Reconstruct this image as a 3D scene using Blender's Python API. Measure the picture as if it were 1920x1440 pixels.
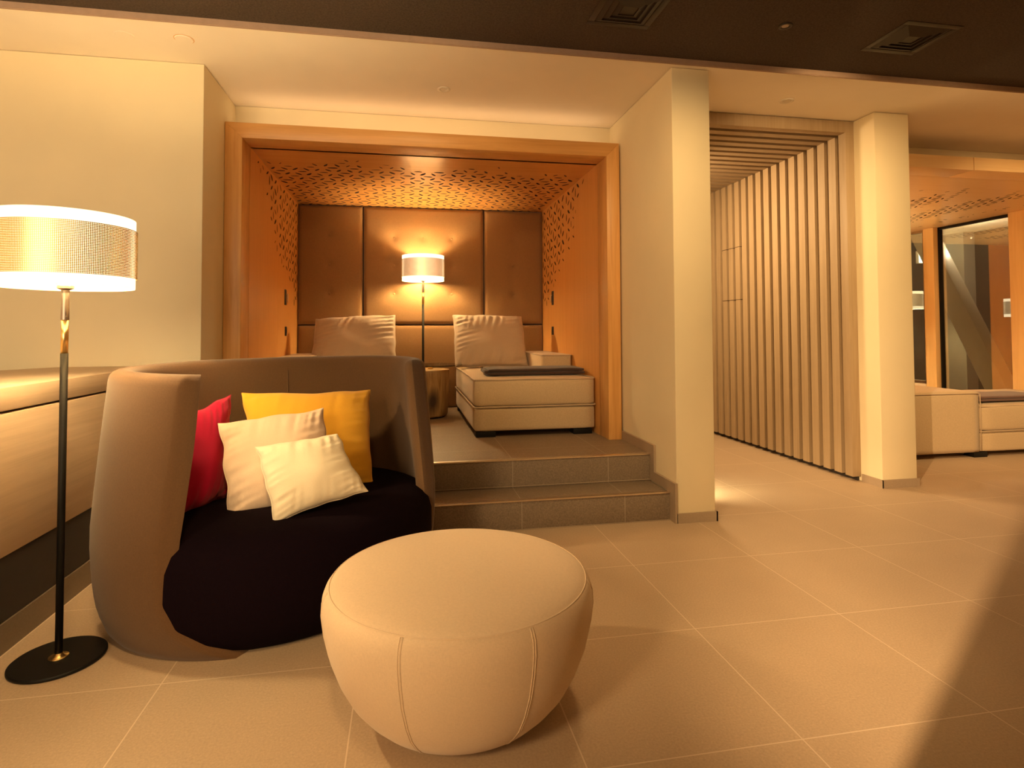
import bpy, bmesh, math, random
from mathutils import Vector, Matrix, noise
random.seed(7)
for o in list(bpy.data.objects): bpy.data.objects.remove(o)
S = bpy.context.scene; C = S.collection
PI = math.pi

# ------------------------------------------------------------------ camera
F_PX, CX, CY = 1080.6, 953.6, 587.1
YAW, PITCH, ROLL = -0.17804, 0.02979, -0.00428
def cam_matrix():
    B = Matrix(((1,0,0),(0,0,-1),(0,1,0)))
    ca,sa = math.cos(YAW),math.sin(YAW); Ry = Matrix(((ca,0,sa),(0,1,0),(-sa,0,ca)))
    cb,sb = math.cos(PITCH),math.sin(PITCH); Rx = Matrix(((1,0,0),(0,cb,sb),(0,-sb,cb)))
    cc,sc = math.cos(ROLL),math.sin(ROLL); Rz = Matrix(((cc,-sc,0),(sc,cc,0),(0,0,1)))
    M = Rz @ Rx @ Ry @ B                      # world -> (right, down, forward)
    r, d, f = M[0], M[1], M[2]
    m = Matrix(((r[0],-d[0],-f[0],0),(r[1],-d[1],-f[1],0),(r[2],-d[2],-f[2],1.15),(0,0,0,1)))
    return m
cam = bpy.data.cameras.new('camera'); co = bpy.data.objects.new('camera', cam); C.objects.link(co)
cam.sensor_fit = 'HORIZONTAL'; cam.sensor_width = 36; cam.lens = F_PX/1920*36
cam.shift_x = (960-CX)/1920; cam.shift_y = -(720-CY)/1920; cam.clip_start = 0.02
co.matrix_world = cam_matrix(); S.camera = co

# ------------------------------------------------------------------ world, lights, exposure
S.view_settings.view_transform = 'Standard'; S.view_settings.look = 'None'
S.view_settings.gamma = 1; S.view_settings.use_curve_mapping = False
S.view_settings.exposure = 0.68
W = bpy.data.worlds.new('world'); S.world = W; W.use_nodes = True
W.node_tree.nodes['Background'].inputs[0].default_value = (1.0,0.56,0.22,1)
W.node_tree.nodes['Background'].inputs[1].default_value = 0.72
WARM = (1.0,0.66,0.30)
def light(name, kind, loc, power, color=WARM, radius=0.05, target=None, spot=None, blend=0.3, size=None, size_y=None):
    l = bpy.data.lights.new(name, kind); l.energy = power; l.color = color
    if kind in ('POINT','SPOT'): l.shadow_soft_size = radius
    if kind == 'AREA':
        l.size = size
        if size_y: l.shape = 'RECTANGLE'; l.size_y = size_y
    if kind == 'SPOT': l.spot_size = spot; l.spot_blend = blend
    o = bpy.data.objects.new(name, l); C.objects.link(o); o.location = loc
    if target is not None:
        o.rotation_euler = (Vector(target)-Vector(loc)).to_track_quat('-Z','Y').to_euler()
    return o
# ceiling spotlight of the lobby, to the left behind the camera; the end of the added blocker wall cuts its beam
light('ceiling_spot_light', 'SPOT', (-1.72,-0.643,2.70), 1050, (1.0,0.64,0.30), 0.012, (3.6,2.2,0.0), 0.68, 0.75)
light('rear_fill_light', 'AREA', (-1.9,-1.8,1.35), 74, (1.0,0.82,0.52), target=(0.6,2.9,1.5), size=2.6, size_y=2.3)  # added soft fill behind the camera, lifts walls, ceiling and furniture
# added unseen fill spots above the frame, brightening walls, pillars, floor and counter
for i_,(p_,t_,w_,c_) in enumerate((((1.35,1.75,2.74),(1.72,3.23,1.55),95,1.4),((3.15,1.95,2.74),(3.6,3.65,1.6),74,1.4),((4.9,2.2,2.74),(5.2,4.3,1.3),190,1.3),
        ((0.1,1.7,2.74),(0.2,4.2,1.6),78,1.1),((2.3,2.3,2.74),(3.3,5.2,1.3),110,1.2),((0.95,2.05,2.74),(1.05,2.45,0.0),62,1.0),((-0.25,0.35,2.74),(-1.35,2.1,0.5),110,1.15))):
    light('fill_spot_%d'%(i_+1), 'SPOT', p_, w_, (1.0,0.64,0.27), 0.12, t_, c_, 1.0)
light('ottoman_fill_light','SPOT',(-1.95,-1.05,2.3),165,(1.0,0.66,0.30),0.30,(0.25,1.9,0.1),0.8,1.0)  # added fill aimed at the ottoman to brighten its front
light('lounge_fill_light','POINT',(4.15,5.6,1.9),22,(1.0,0.64,0.28),0.15)  # added fill hidden behind the pillar, brightens posts and canopy
light('alcove_strip_light','AREA',(0.2,4.20,2.556),0.9,(1.0,0.70,0.36),target=(0.2,4.12,3.2),size=2.6,size_y=0.03)
light('corridor_light', 'AREA', (2.15,4.9,2.45), 26, (1.0,0.66,0.32), target=(3.3,4.9,0.8), size=0.5)

# ------------------------------------------------------------------ materials
def mat(name): 
    m = bpy.data.materials.new(name); m.use_nodes = True
    return m, m.node_tree, m.node_tree.nodes['Principled BSDF']
def nd(nt, t, **k):
    n = nt.nodes.new(t)
    for a,b in k.items(): setattr(n,a,b)
    return n
def coords(nt, scale=(1,1,1), loc=(0,0,0)):
    g = nd(nt,'ShaderNodeNewGeometry'); mp = nd(nt,'ShaderNodeMapping')
    mp.inputs['Scale'].default_value = scale; mp.inputs['Location'].default_value = loc
    nt.links.new(g.outputs['Position'], mp.inputs['Vector']); return mp.outputs['Vector']
def ramp(nt, fac, stops):
    r = nd(nt,'ShaderNodeValToRGB'); e = r.color_ramp.elements
    e[0].position,e[0].color = stops[0][0],(*stops[0][1],1)
    e[1].position,e[1].color = stops[-1][0],(*stops[-1][1],1)
    for p,c in stops[1:-1]:
        x = e.new(p); x.color = (*c,1)
    nt.links.new(fac, r.inputs[0]); return r.outputs[0]
def noise_tex(nt, vec, scale, detail=3, rough=0.55, dist=0.0):
    n = nd(nt,'ShaderNodeTexNoise'); n.inputs['Scale'].default_value = scale; n.inputs['Detail'].default_value = detail
    n.inputs['Roughness'].default_value = rough; n.inputs['Distortion'].default_value = dist
    nt.links.new(vec, n.inputs['Vector']); return n.outputs['Fac']
def bump(nt, b, h, strength, dist=0.01):
    n = nd(nt,'ShaderNodeBump'); n.inputs['Strength'].default_value = strength; n.inputs['Distance'].default_value = dist
    nt.links.new(h, n.inputs['Height']); nt.links.new(n.outputs[0], b.inputs['Normal'])
def mul(c, k): return tuple(min(1,x*k) for x in c)
def plaster(name, col, rough=0.75):
    m,nt,b = mat(name); v = coords(nt)
    f = noise_tex(nt, v, 2.2, 4)
    nt.links.new(ramp(nt,f,[(0.3,mul(col,0.97)),(0.7,mul(col,1.02))]), b.inputs['Base Color'])
    b.inputs['Roughness'].default_value = rough
    bump(nt,b,noise_tex(nt,v,240,2),0.05,0.002); return m
def wood(name, c1, c2, axis='z', scale=1.0, rough=0.38, spec=0.5):
    m,nt,b = mat(name)
    st = {'x':(0.35,7,7),'y':(7,0.35,7),'z':(7,7,0.35)}[axis]
    v = coords(nt, tuple(s*scale for s in st))
    f = noise_tex(nt, v, 3.0, 6, 0.62, 1.3)
    st2 = {'x':(1.2,120,120),'y':(120,1.2,120),'z':(120,120,1.2)}[axis]
    v2 = coords(nt, st2); g = noise_tex(nt, v2, 2.0, 3)
    mx = nd(nt,'ShaderNodeMath',operation='MULTIPLY_ADD'); mx.inputs[1].default_value = 0.3
    nt.links.new(g,mx.inputs[0]); nt.links.new(f,mx.inputs[2])
    mid = tuple((a+q)/2 for a,q in zip(c1,c2))
    nt.links.new(ramp(nt,mx.outputs[0],[(0.42,c2),(0.6,mid),(0.82,c1)]), b.inputs['Base Color'])
    b.inputs['Roughness'].default_value = rough; b.inputs['Specular IOR Level'].default_value = spec
    bump(nt,b,g,0.12,0.002); return m
def fabric(name, col, var=0.08, scale=420, rough=0.9, sheen=0.25, bs=0.25, spec=0.2):
    m,nt,b = mat(name); v = coords(nt)
    v1 = coords(nt,(1,1,0.25)); v2 = coords(nt,(0.3,0.3,1))
    a = noise_tex(nt, v1, scale, 2); c = noise_tex(nt, v2, scale, 2)
    ad = nd(nt,'ShaderNodeMath',operation='ADD'); nt.links.new(a,ad.inputs[0]); nt.links.new(c,ad.inputs[1])
    h = nd(nt,'ShaderNodeMath',operation='MULTIPLY'); h.inputs[1].default_value = 0.5; nt.links.new(ad.outputs[0],h.inputs[0])
    nt.links.new(ramp(nt,h.outputs[0],[(0.35,mul(col,1-var)),(0.65,mul(col,1+var))]), b.inputs['Base Color'])
    b.inputs['Roughness'].default_value = rough; b.inputs['Sheen Weight'].default_value = sheen
    b.inputs['Specular IOR Level'].default_value = spec
    bump(nt,b,h.outputs[0],bs,0.002); return m
def plain(name, col, rough=0.5, metal=0.0, spec=0.5):
    m,nt,b = mat(name); v = coords(nt)
    nt.links.new(ramp(nt,noise_tex(nt,v,30,2),[(0.3,mul(col,0.95)),(0.7,mul(col,1.04))]), b.inputs['Base Color'])
    b.inputs['Roughness'].default_value = rough; b.inputs['Metallic'].default_value = metal
    b.inputs['Specular IOR Level'].default_value = spec; return m
def tile(name, col, mortar, x0, y0, w=0.627, h=0.61, rough=0.5, var=0.15):
    m,nt,b = mat(name)
    v = coords(nt,(1,1,1),(-x0+20*w,-y0+20*h,0))
    br = nd(nt,'ShaderNodeTexBrick'); br.offset = 0; br.squash = 1
    for k,val in (('Scale',1),('Mortar Size',0.0022),('Mortar Smooth',0.1),('Bias',0),('Brick Width',w),('Row Height',h)): br.inputs[k].default_value = val
    nt.links.new(v, br.inputs['Vector'])
    g = coords(nt); n1 = noise_tex(nt, g, 130, 4, 0.7); n2 = noise_tex(nt, g, 3.0, 3)
    r1 = ramp(nt,n1,[(0.3,mul(col,1-var)),(0.55,col),(0.75,mul(col,1+var))])
    mx = nd(nt,'ShaderNodeMix',data_type='RGBA',blend_type='MULTIPLY'); mx.inputs['Factor'].default_value = 1
    nt.links.new(r1,mx.inputs['A']); nt.links.new(ramp(nt,n2,[(0.3,(0.93,0.93,0.93)),(0.7,(1,1,1))]),mx.inputs['B'])
    m2 = nd(nt,'ShaderNodeMix',data_type='RGBA'); nt.links.new(br.outputs['Fac'],m2.inputs['Factor'])
    nt.links.new(mx.outputs['Result'],m2.inputs['A']); m2.inputs['B'].default_value = (*mortar,1)
    nt.links.new(m2.outputs['Result'], b.inputs['Base Color'])
    b.inputs['Roughness'].default_value = rough; b.inputs['Specular IOR Level'].default_value = 0.35
    bump(nt,b,n1,0.12,0.002); return m
def emis(name, col, s):
    m,nt,b = mat(name); b.inputs['Base Color'].default_value = (*col,1)
    b.inputs['Emission Color'].default_value = (*col,1); b.inputs['Emission Strength'].default_value = s; return m

M = {}
M['wall'] = plaster('cream_plaster', (0.88,0.77,0.54))
M['ceil'] = plaster('white_ceiling_paint', (0.95,0.86,0.73))
m,nt,b = mat('dark_acoustic_ceiling'); v = coords(nt)
nt.links.new(ramp(nt,noise_tex(nt,v,95,3,0.7),[(0.35,(0.040,0.027,0.019)),(0.65,(0.075,0.052,0.037))]), b.inputs['Base Color'])
b.inputs['Roughness'].default_value = 0.95; bump(nt,b,noise_tex(nt,v,160,2),0.3,0.004); M['dark_ceil'] = m
M['fascia'] = plain('fascia_paint', (0.42,0.29,0.22), 0.7)
M['floor'] = tile('floor_tile', (0.53,0.395,0.275), (0.68,0.55,0.42), 0.472, 1.48)
M['step_tile'] = tile('step_tile', (0.27,0.205,0.15), (0.40,0.33,0.26), 0.665, 3.885, var=0.32)
M['base'] = tile('skirting_tile', (0.42,0.32,0.23), (0.42,0.32,0.23), 0.1, 0.1, var=0.08)
M['base_dark'] = tile('skirting_tile_dark', (0.22,0.17,0.12), (0.22,0.17,0.12), 0.1, 0.1, var=0.1)
M['oak_v'] = wood('oak_upright_grain', (0.80,0.44,0.15), (0.62,0.30,0.08), 'z')
M['oak_x'] = wood('oak_level_grain', (0.80,0.44,0.15), (0.62,0.30,0.08), 'x')
M['oak_pv'] = wood('oak_panel_upright', (0.78,0.39,0.115), (0.70,0.33,0.09), 'z', rough=0.42)
M['oak_px'] = wood('oak_panel_level', (0.78,0.39,0.115), (0.70,0.33,0.09), 'x', rough=0.22, spec=0.8)
M['oak_light'] = wood('pale_oak', (0.92,0.66,0.32), (0.84,0.57,0.25), 'z')
M['oak_lx'] = wood('pale_oak_level', (0.90,0.62,0.32), (0.84,0.55,0.26), 'x', rough=0.3)
M['hole'] = plain('perforation_dark', (0.045,0.02,0.01), 0.9)
M['slat'] = wood('grey_oak_slat', (0.44,0.325,0.205), (0.36,0.255,0.15), 'z', rough=0.55)
M['slat_x'] = wood('grey_oak_slat_level', (0.42,0.32,0.215), (0.34,0.25,0.16), 'x', rough=0.55)
M['slat_back'] = wood('slat_backing', (0.34,0.245,0.15), (0.28,0.20,0.12), 'z', rough=0.7)
M['counter'] = wood('pale_oak_counter', (0.74,0.55,0.38), (0.60,0.43,0.285), 'y', 0.8, 0.45)
M['black'] = plain('black_lacquer', (0.006,0.0055,0.005), 0.5, 0, 0.25)
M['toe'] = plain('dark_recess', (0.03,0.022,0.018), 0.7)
M['gold'] = plain('brushed_brass', (0.83,0.60,0.26), 0.28, 1.0)
M['dark_metal'] = plain('brushed_bronze', (0.30,0.25,0.22), 0.38, 1.0)
M['steel'] = plain('brushed_steel_edge', (0.80,0.70,0.58), 0.3, 1.0)
M['taupe'] = fabric('taupe_wool', (0.125,0.064,0.028), 0.10)
M['aubergine'] = fabric('dark_aubergine_wool', (0.0065,0.0025,0.0050), 0.15, sheen=0.0, spec=0.06)
M['ottoman'] = fabric('oatmeal_wool', (0.76,0.57,0.39), 0.05)
M['yellow'] = fabric('mustard_cotton', (0.82,0.42,0.035), 0.05, 700, bs=0.1)
M['red'] = fabric('crimson_cotton', (0.46,0.002,0.040), 0.05, 700, bs=0.1)
M['pink'] = fabric('blush_cotton', (0.80,0.60,0.44), 0.04, 700, bs=0.1)
M['cream'] = fabric('cream_cotton', (0.88,0.76,0.56), 0.04, 700, bs=0.1)
M['sofa'] = fabric('beige_linen', (0.53,0.40,0.255), 0.10, 300)
M['sofa_pillow'] = fabric('grey_beige_satin', (0.46,0.355,0.255), 0.05, 500, 0.6)
M['piping'] = fabric('piping_cord', (0.50,0.38,0.26), 0.05)
M['headboard'] = fabric('brown_felt', (0.25,0.135,0.055), 0.08, 260)
M['throw'] = fabric('dark_brown_throw', (0.055,0.032,0.026), 0.1, 300)
M['throw2'] = fabric('plum_brown_throw', (0.13,0.07,0.06), 0.1, 300)
M['vent'] = plain('black_vent', (0.020,0.015,0.012), 0.5)
M['fixture'] = plain('white_fixture', (0.78,0.70,0.58), 0.4)
M['socket'] = plain('black_switch', (0.02,0.015,0.012), 0.35)
M['stump_top'] = wood('stump_end_grain', (0.72,0.55,0.32), (0.60,0.43,0.22), 'x', 0.5, 0.5)
M['grey_wall'] = plaster('grey_render', (0.42,0.38,0.32))
M['dark_panel'] = plain('dark_brown_panel', (0.06,0.032,0.018), 0.5)
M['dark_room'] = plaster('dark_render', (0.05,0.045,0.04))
M['sign'] = emis('sign_glow', (0.75,1.0,0.95), 2.2)
M['blue_glow'] = emis('blue_glow', (0.25,0.65,1.0), 0.5)
M['green'] = plain('dim_green', (0.10,0.12,0.08), 0.8)
# stump bark
m,nt,b = mat('stump_bark'); v = coords(nt,(9,9,1.1)); f = noise_tex(nt,v,2.4,5,0.6,1.5)
k = nd(nt,'ShaderNodeVectorMath',operation='DISTANCE'); kv = coords(nt,(1,1,0.55),(0,0,0)); nt.links.new(kv,k.inputs[0]); k.inputs[1].default_value = (0.26,5.30,0.50*0.55)
kn = nd(nt,'ShaderNodeMapRange'); kn.inputs['From Min'].default_value = 0.03; kn.inputs['From Max'].default_value = 0.085; nt.links.new(k.outputs['Value'],kn.inputs['Value'])
mx = nd(nt,'ShaderNodeMix',data_type='RGBA'); mx.inputs['A'].default_value = (0.05,0.03,0.02,1); nt.links.new(kn.outputs[0],mx.inputs['Factor'])
nt.links.new(ramp(nt,f,[(0.3,(0.22,0.115,0.04)),(0.5,(0.33,0.19,0.07)),(0.72,(0.46,0.29,0.12))]),mx.inputs['B'])
nt.links.new(mx.outputs['Result'],b.inputs['Base Color']); b.inputs['Roughness'].default_value = 0.6; bump(nt,b,f,0.3,0.01); M['bark'] = m
# window glass: partly mirror, partly see-through
m,nt,b = mat('window_glass'); nt.nodes.remove(b); out = nt.nodes['Material Output']
g = nd(nt,'ShaderNodeBsdfGlossy'); g.inputs['Roughness'].default_value = 0.0; g.inputs['Color'].default_value = (0.9,0.9,0.9,1)
t = nd(nt,'ShaderNodeBsdfTransparent'); t.inputs['Color'].default_value = (0.8,0.84,0.8,1)
ms = nd(nt,'ShaderNodeMixShader'); ms.inputs[0].default_value = 0.32
nt.links.new(t.outputs[0],ms.inputs[1]); nt.links.new(g.outputs[0],ms.inputs[2]); nt.links.new(ms.outputs[0],out.inputs[0]); M['glass'] = m
m,nt,b = mat('table_glass'); nt.nodes.remove(b)
g = nd(nt,'ShaderNodeBsdfGlossy'); g.inputs['Roughness'].default_value = 0.02
t = nd(nt,'ShaderNodeBsdfTransparent'); t.inputs['Color'].default_value = (0.86,0.82,0.76,1)
fr = nd(nt,'ShaderNodeFresnel'); fr.inputs[0].default_value = 1.5
ms = nd(nt,'ShaderNodeMixShader'); nt.links.new(fr.outputs[0],ms.inputs[0])
nt.links.new(t.outputs[0],ms.inputs[1]); nt.links.new(g.outputs[0],ms.inputs[2]); nt.links.new(ms.outputs[0],nt.nodes['Material Output'].inputs[0]); M['tglass'] = m
# lamp diffuser: lit fabric drum
def diffuser_mat(name, col, s):
    m,nt,b = mat(name); v = coords(nt)
    nt.links.new(ramp(nt,noise_tex(nt,v,200,2),[(0.3,mul(col,0.97)),(0.7,col)]), b.inputs['Base Color'])
    b.inputs['Roughness'].default_value = 0.9
    b.inputs['Emission Color'].default_value = (*col,1); b.inputs['Emission Strength'].default_value = s
    return m
M['diffuser'] = diffuser_mat('lamp_diffuser', (1.0,0.82,0.52), 1.15)
# perforated brass mesh band around the lamp (object coordinates: angle x height dot grid)
m,nt,b = mat('perforated_brass')
tc = nd(nt,'ShaderNodeTexCoord'); sp = nd(nt,'ShaderNodeSeparateXYZ'); nt.links.new(tc.outputs['Object'],sp.inputs[0])
at = nd(nt,'ShaderNodeMath',operation='ARCTAN2'); nt.links.new(sp.outputs['Y'],at.inputs[0]); nt.links.new(sp.outputs['X'],at.inputs[1])
def mth(op,a,bv=None,c=None):
    n = nd(nt,'ShaderNodeMath',operation=op)
    for i,x in enumerate((a,bv,c)):
        if x is None: continue
        if isinstance(x,(int,float)): n.inputs[i].default_value = x
        else: nt.links.new(x,n.inputs[i])
    return n.outputs[0]
u = mth('MULTIPLY',at.outputs[0],127.0); w = mth('MULTIPLY',sp.outputs['Z'],2*PI/0.0056/2)
s1 = mth('SINE',mth('ADD',u,w)); s2 = mth('SINE',mth('SUBTRACT',u,w))
hole = mth('GREATER_THAN',mth('MULTIPLY',s1,s2),0.10)
b.inputs['Base Color'].default_value = (0.80,0.60,0.20,1); b.inputs['Metallic'].default_value = 0.85; b.inputs['Roughness'].default_value = 0.35
tr = nd(nt,'ShaderNodeBsdfTransparent'); ms = nd(nt,'ShaderNodeMixShader'); nt.links.new(hole,ms.inputs[0])
nt.links.new(b.outputs[0],ms.inputs[1]); nt.links.new(tr.outputs[0],ms.inputs[2]); nt.links.new(ms.outputs[0],nt.nodes['Material Output'].inputs[0]); M['mesh'] = m

# ------------------------------------------------------------------ builders
def bx(bm, a, b_, mi=0):
    xs,ys,zs = zip(a,b_)
    vs = [bm.verts.new((xs[i],ys[j],zs[k])) for i in (0,1) for j in (0,1) for k in (0,1)]
    for q in ((0,1,3,2),(4,6,7,5),(0,4,5,1),(2,3,7,6),(0,2,6,4),(1,5,7,3)):
        f = bm.faces.new([vs[i] for i in q]); f.material_index = mi
def new(): return bmesh.new()
def box(a,b_):
    bm = new(); bx(bm,a,b_); return bm
def lathe(bm, prof, c=(0,0,0), n=64, mi=0, wob=None):
    rings = []
    for r,z in prof:
        if r < 1e-6: rings.append([bm.verts.new((c[0],c[1],c[2]+z))])
        else:
            rings.append([bm.verts.new((c[0]+r*(wob(t,z) if wob else 1)*math.cos(t),c[1]+r*(wob(t,z) if wob else 1)*math.sin(t),c[2]+z)) for t in [2*PI*i/n for i in range(n)]])
    for a,b_ in zip(rings,rings[1:]):
        for i in range(n):
            j = (i+1)%n
            q = [a[i%len(a)],a[j%len(a)],b_[j%len(b_)],b_[i%len(b_)]]
            u = []
            for x in q:
                if x not in u: u.append(x)
            if len(u)>2:
                f = bm.faces.new(u); f.material_index = mi
def tube(bm, pts, r, n=8, mi=0, closed=False):
    pts = [Vector(p) for p in pts]; rings = []
    N = len(pts); up = None
    for i,p in enumerate(pts):
        if closed: t = pts[(i+1)%N]-pts[i-1]
        else: t = pts[min(i+1,N-1)]-pts[max(i-1,0)]
        t.normalize()
        if up is None:
            up = Vector((0,0,1)) if abs(t.z)<0.9 else Vector((1,0,0))
        s = t.cross(up).normalized(); up2 = s.cross(t).normalized(); up = up2
        rings.append([bm.verts.new(p+s*r*math.cos(2*PI*k/n)+up2*r*math.sin(2*PI*k/n)) for k in range(n)])
    pr = list(zip(rings,rings[1:]))+([(rings[-1],rings[0])] if closed else [])
    for a,b_ in pr:
        for i in range(n):
            f = bm.faces.new((a[i],a[(i+1)%n],b_[(i+1)%n],b_[i])); f.material_index = mi
    if not closed: bm.faces.new(rings[0][::-1]).material_index = mi; bm.faces.new(rings[-1]).material_index = mi
INV = {}
def obj(name, bm, mats, parent=None, smooth=False, bevel=0, seg=2, sub=0):
    """bm is in world coordinates (or in the thing's local frame when the thing was made with local=True)"""
    root = parent
    while root is not None and root.parent is not None: root = root.parent
    if root is not None and root.name in INV: bm.transform(INV[root.name])
    bmesh.ops.recalc_face_normals(bm, faces=bm.faces)
    me = bpy.data.meshes.new(name); bm.to_mesh(me); bm.free()
    for m_ in (mats if isinstance(mats,(list,tuple)) else [mats]): me.materials.append(M[m_])
    if smooth:
        for p in me.polygons: p.use_smooth = True
    o = bpy.data.objects.new(name, me); C.objects.link(o)
    if parent is not None: o.parent = parent
    if bevel:
        md = o.modifiers.new('bevel','BEVEL'); md.width = bevel; md.segments = seg; md.limit_method = 'ANGLE'
        md.harden_normals = False
        for p in me.polygons: p.use_smooth = True
        try:
            ns = me.attributes
        except Exception: pass
    if sub:
        md = o.modifiers.new('sub','SUBSURF'); md.levels = sub; md.render_levels = sub
    return o
def thing(name, label, cat, loc=(0,0,0), rotz=0, group=None, local=False):
    o = bpy.data.objects.new(name, None); o.empty_display_size = 0.1; C.objects.link(o)
    o.location = loc; o.rotation_euler = (0,0,rotz); o['label'] = label; o['category'] = cat
    if group: o['group'] = group
    if not local: INV[o.name] = (Matrix.Translation(loc) @ Matrix.Rotation(rotz,4,'Z')).inverted()
    return o
def tag(o, label, cat, group=None, kind=None):
    o['label'] = label; o['category'] = cat
    if group: o['group'] = group
    if kind: o['kind'] = kind
    return o
def struct(name, bm, mats, **k):
    o = obj(name, bm, mats, **k); o['kind'] = 'structure'; return o
def dup(root, loc, rotz=0, label=None, group=None, scale=None):
    r = root.copy(); C.objects.link(r); r.location = loc; r.rotation_euler = (0,0,rotz)
    if scale: r.scale = (scale,)*3
    if label: r['label'] = label
    if group: r['group'] = group
    for ch in list(root.children):
        c = ch.copy(); C.objects.link(c); c.parent = r
        for g in ch.children:
            d = g.copy(); C.objects.link(d); d.parent = c
    return r

# ------------------------------------------------------------------ the room shell
ZC = 2.748; ZD = 2.778; ZN = 0.341
YF = 4.066                     # face of the oak alcove frame
struct('floor', box((-4.5,-3.5,-0.12),(9.8,9.0,0)), 'floor')
# white ceiling (lower, in front of the alcoves) and dark ceiling over the lobby
struct('ceiling', box((-4.5,3.19,ZC),(9.8,9.0,ZC+0.25)), 'ceil')
struct('ceiling_lobby', box((-4.5,-3.5,ZD),(9.8,3.20,ZD+0.2)), 'dark_ceil')
bm = new(); bx(bm,(-4.5,3.178,ZC-0.001),(9.8,3.1895,ZD+0.004)); bx(bm,(-4.5,3.183,ZC-0.004),(9.8,3.1895,ZC+0.001))
struct('trim_ceiling_edge', bm, 'fascia')
# left wall with its return towards the alcove
bm = new(); bx(bm,(-4.5,3.664,0),(-1.182,4.5,ZC-0.002))
struct('wall_left', bm, 'wall', bevel=0.004)
bm = new(); bx(bm,(-1.182,4.31,2.548),(1.594,4.5,ZC-0.002))
struct('wall_above_alcove', bm, 'wall')
# wall block between stairs and corridor
struct('wall_middle', box((1.594,3.23,0),(1.842,8.4,ZC-0.002)), 'wall', bevel=0.005)
# pillar between corridor screen and the lounge
bm = new(); bx(bm,(3.397,3.654,0),(3.69,7.9,ZC-0.002))
struct('wall_pillar', bm, 'wall', bevel=0.005)
struct('wall_corridor_end', box((1.842,8.2,0),(3.397,8.4,ZC-0.002)), 'wall')
struct('wall_lounge_rear', box((3.69,7.78,0),(6.97,7.9,2.6)), 'wall')
bm = new(); bx(bm,(3.69,4.33,2.6),(7.3,4.5,ZC-0.002)); struct('wall_above_lounge', bm, 'wall')
# added unseen wall beside the camera, placed so its end casts the long shadow over the right of the floor
struct('wall_blocker_back', box((-0.905,-0.30,0),(5.9,-0.105,ZD-0.002)), 'wall')
struct('wall_blocker_right', box((5.7,-0.104,0),(5.9,3.17,ZD-0.002)), 'wall')  # added unseen wall, keeps ambient light off the shadowed floor
# skirting
def base(name, a, b_, m_='base'): struct(name, box(a,b_), m_)
base('baseboard_middle', (1.590,3.218,0),(1.852,3.2295,0.057))
base('baseboard_middle_side', (1.8425,3.218,0),(1.853,8.2,0.057))
base('baseboard_pillar', (3.387,3.643,0),(3.70,3.6535,0.057))
base('baseboard_pillar_side', (3.386,3.643,0),(3.3965,3.835,0.057))
# stepped skirting on the stair side of the middle wall
bm = new(); X0,X1 = 1.578,1.5935
for a,b_ in (((3.218,0.0),(3.305,0.235)),((3.305,0.17),(3.575,0.235)),((3.515,0.235),(3.59,0.405)),((3.59,0.341),(YF,0.405))):
    bx(bm,(X0,a[0],a[1]),(X1,b_[0],b_[1]))
struct('baseboard_stairs', bm, 'base')

# ------------------------------------------------------------------ two steps up into the alcove
st = thing('stair', 'two low brown tiled steps with pale metal nosings below the oak alcove', 'stairs', (0.2,3.29,0))
obj('step', box((-1.182,3.29,0),(1.578,3.60,0.166)), 'step_tile', st, bevel=0.002)
obj('step', box((-1.182,3.575,0),(1.578,4.31,ZN-0.004)), 'step_tile', st, bevel=0.002)
for y,z in ((3.29,0.17),(3.575,ZN)):
    bm = new(); bx(bm,(-1.182,y-0.006,z-0.007),(1.578,y+0.004,z+0.001)); bx(bm,(-1.182,y+0.004,z-0.004),(1.578,y+0.03,z))
    obj('nosing', bm, 'steel', st)
    bm = new(); bx(bm,(-1.182,y-0.004,z-0.17-0.0+0.001),(1.578,y,z-0.165)); obj('joint_strip', bm, 'base', st)
bm = new(); bx(bm,(-1.182,3.606,ZN-0.006),(1.578,6.3,ZN)); struct('floor_alcove', bm, 'step_tile')

# ------------------------------------------------------------------ perforation pattern
def petals(bm, to3, umax, vmax, dens, a=0.168, mi=1, seed=0):
    """petal-shaped slots lying on the edges of a triangular lattice; dens(u,v)->0..1"""
    rnd = random.Random(seed); h = a*math.sqrt(3)/2
    L = 0.082; Wd = 0.0108
    for j in range(-1,int(vmax/h)+2):
        for i in range(-1,int(umax/a)+2):
            px_,py_ = i*a+(j%2)*a/2, j*h
            for ang in (0,PI/3,2*PI/3):
                cx_,cy_ = px_+math.cos(ang)*a/2, py_+math.sin(ang)*a/2
                d = dens(cx_,cy_) + rnd.uniform(-0.16,0.16)
                if d < 0.12: continue
                s = min(1.0,0.35+d)*rnd.uniform(0.85,1.08)
                if d < 0.5 and rnd.random()>d*1.6: continue
                an = ang+rnd.uniform(-0.12,0.12)
                l,wd = L*s/2, Wd*s*rnd.uniform(0.8,1.35)
                ring = []
                for k in range(10):
                    t = 2*PI*k/10
                    q = math.cos(t)*l; e = math.sin(t)*wd*(1+0.25*math.cos(t))
                    uu = cx_+q*math.cos(an)-e*math.sin(an); vv = cy_+q*math.sin(an)+e*math.cos(an)
                    ring.append((uu,vv))
                if min(r[0] for r in ring)<0.004 or max(r[0] for r in ring)>umax-0.004 or min(r[1] for r in ring)<0.004 or max(r[1] for r in ring)>vmax-0.004: continue
                f = bm.faces.new([bm.verts.new(to3(*r)) for r in ring]); f.material_index = mi

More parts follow.
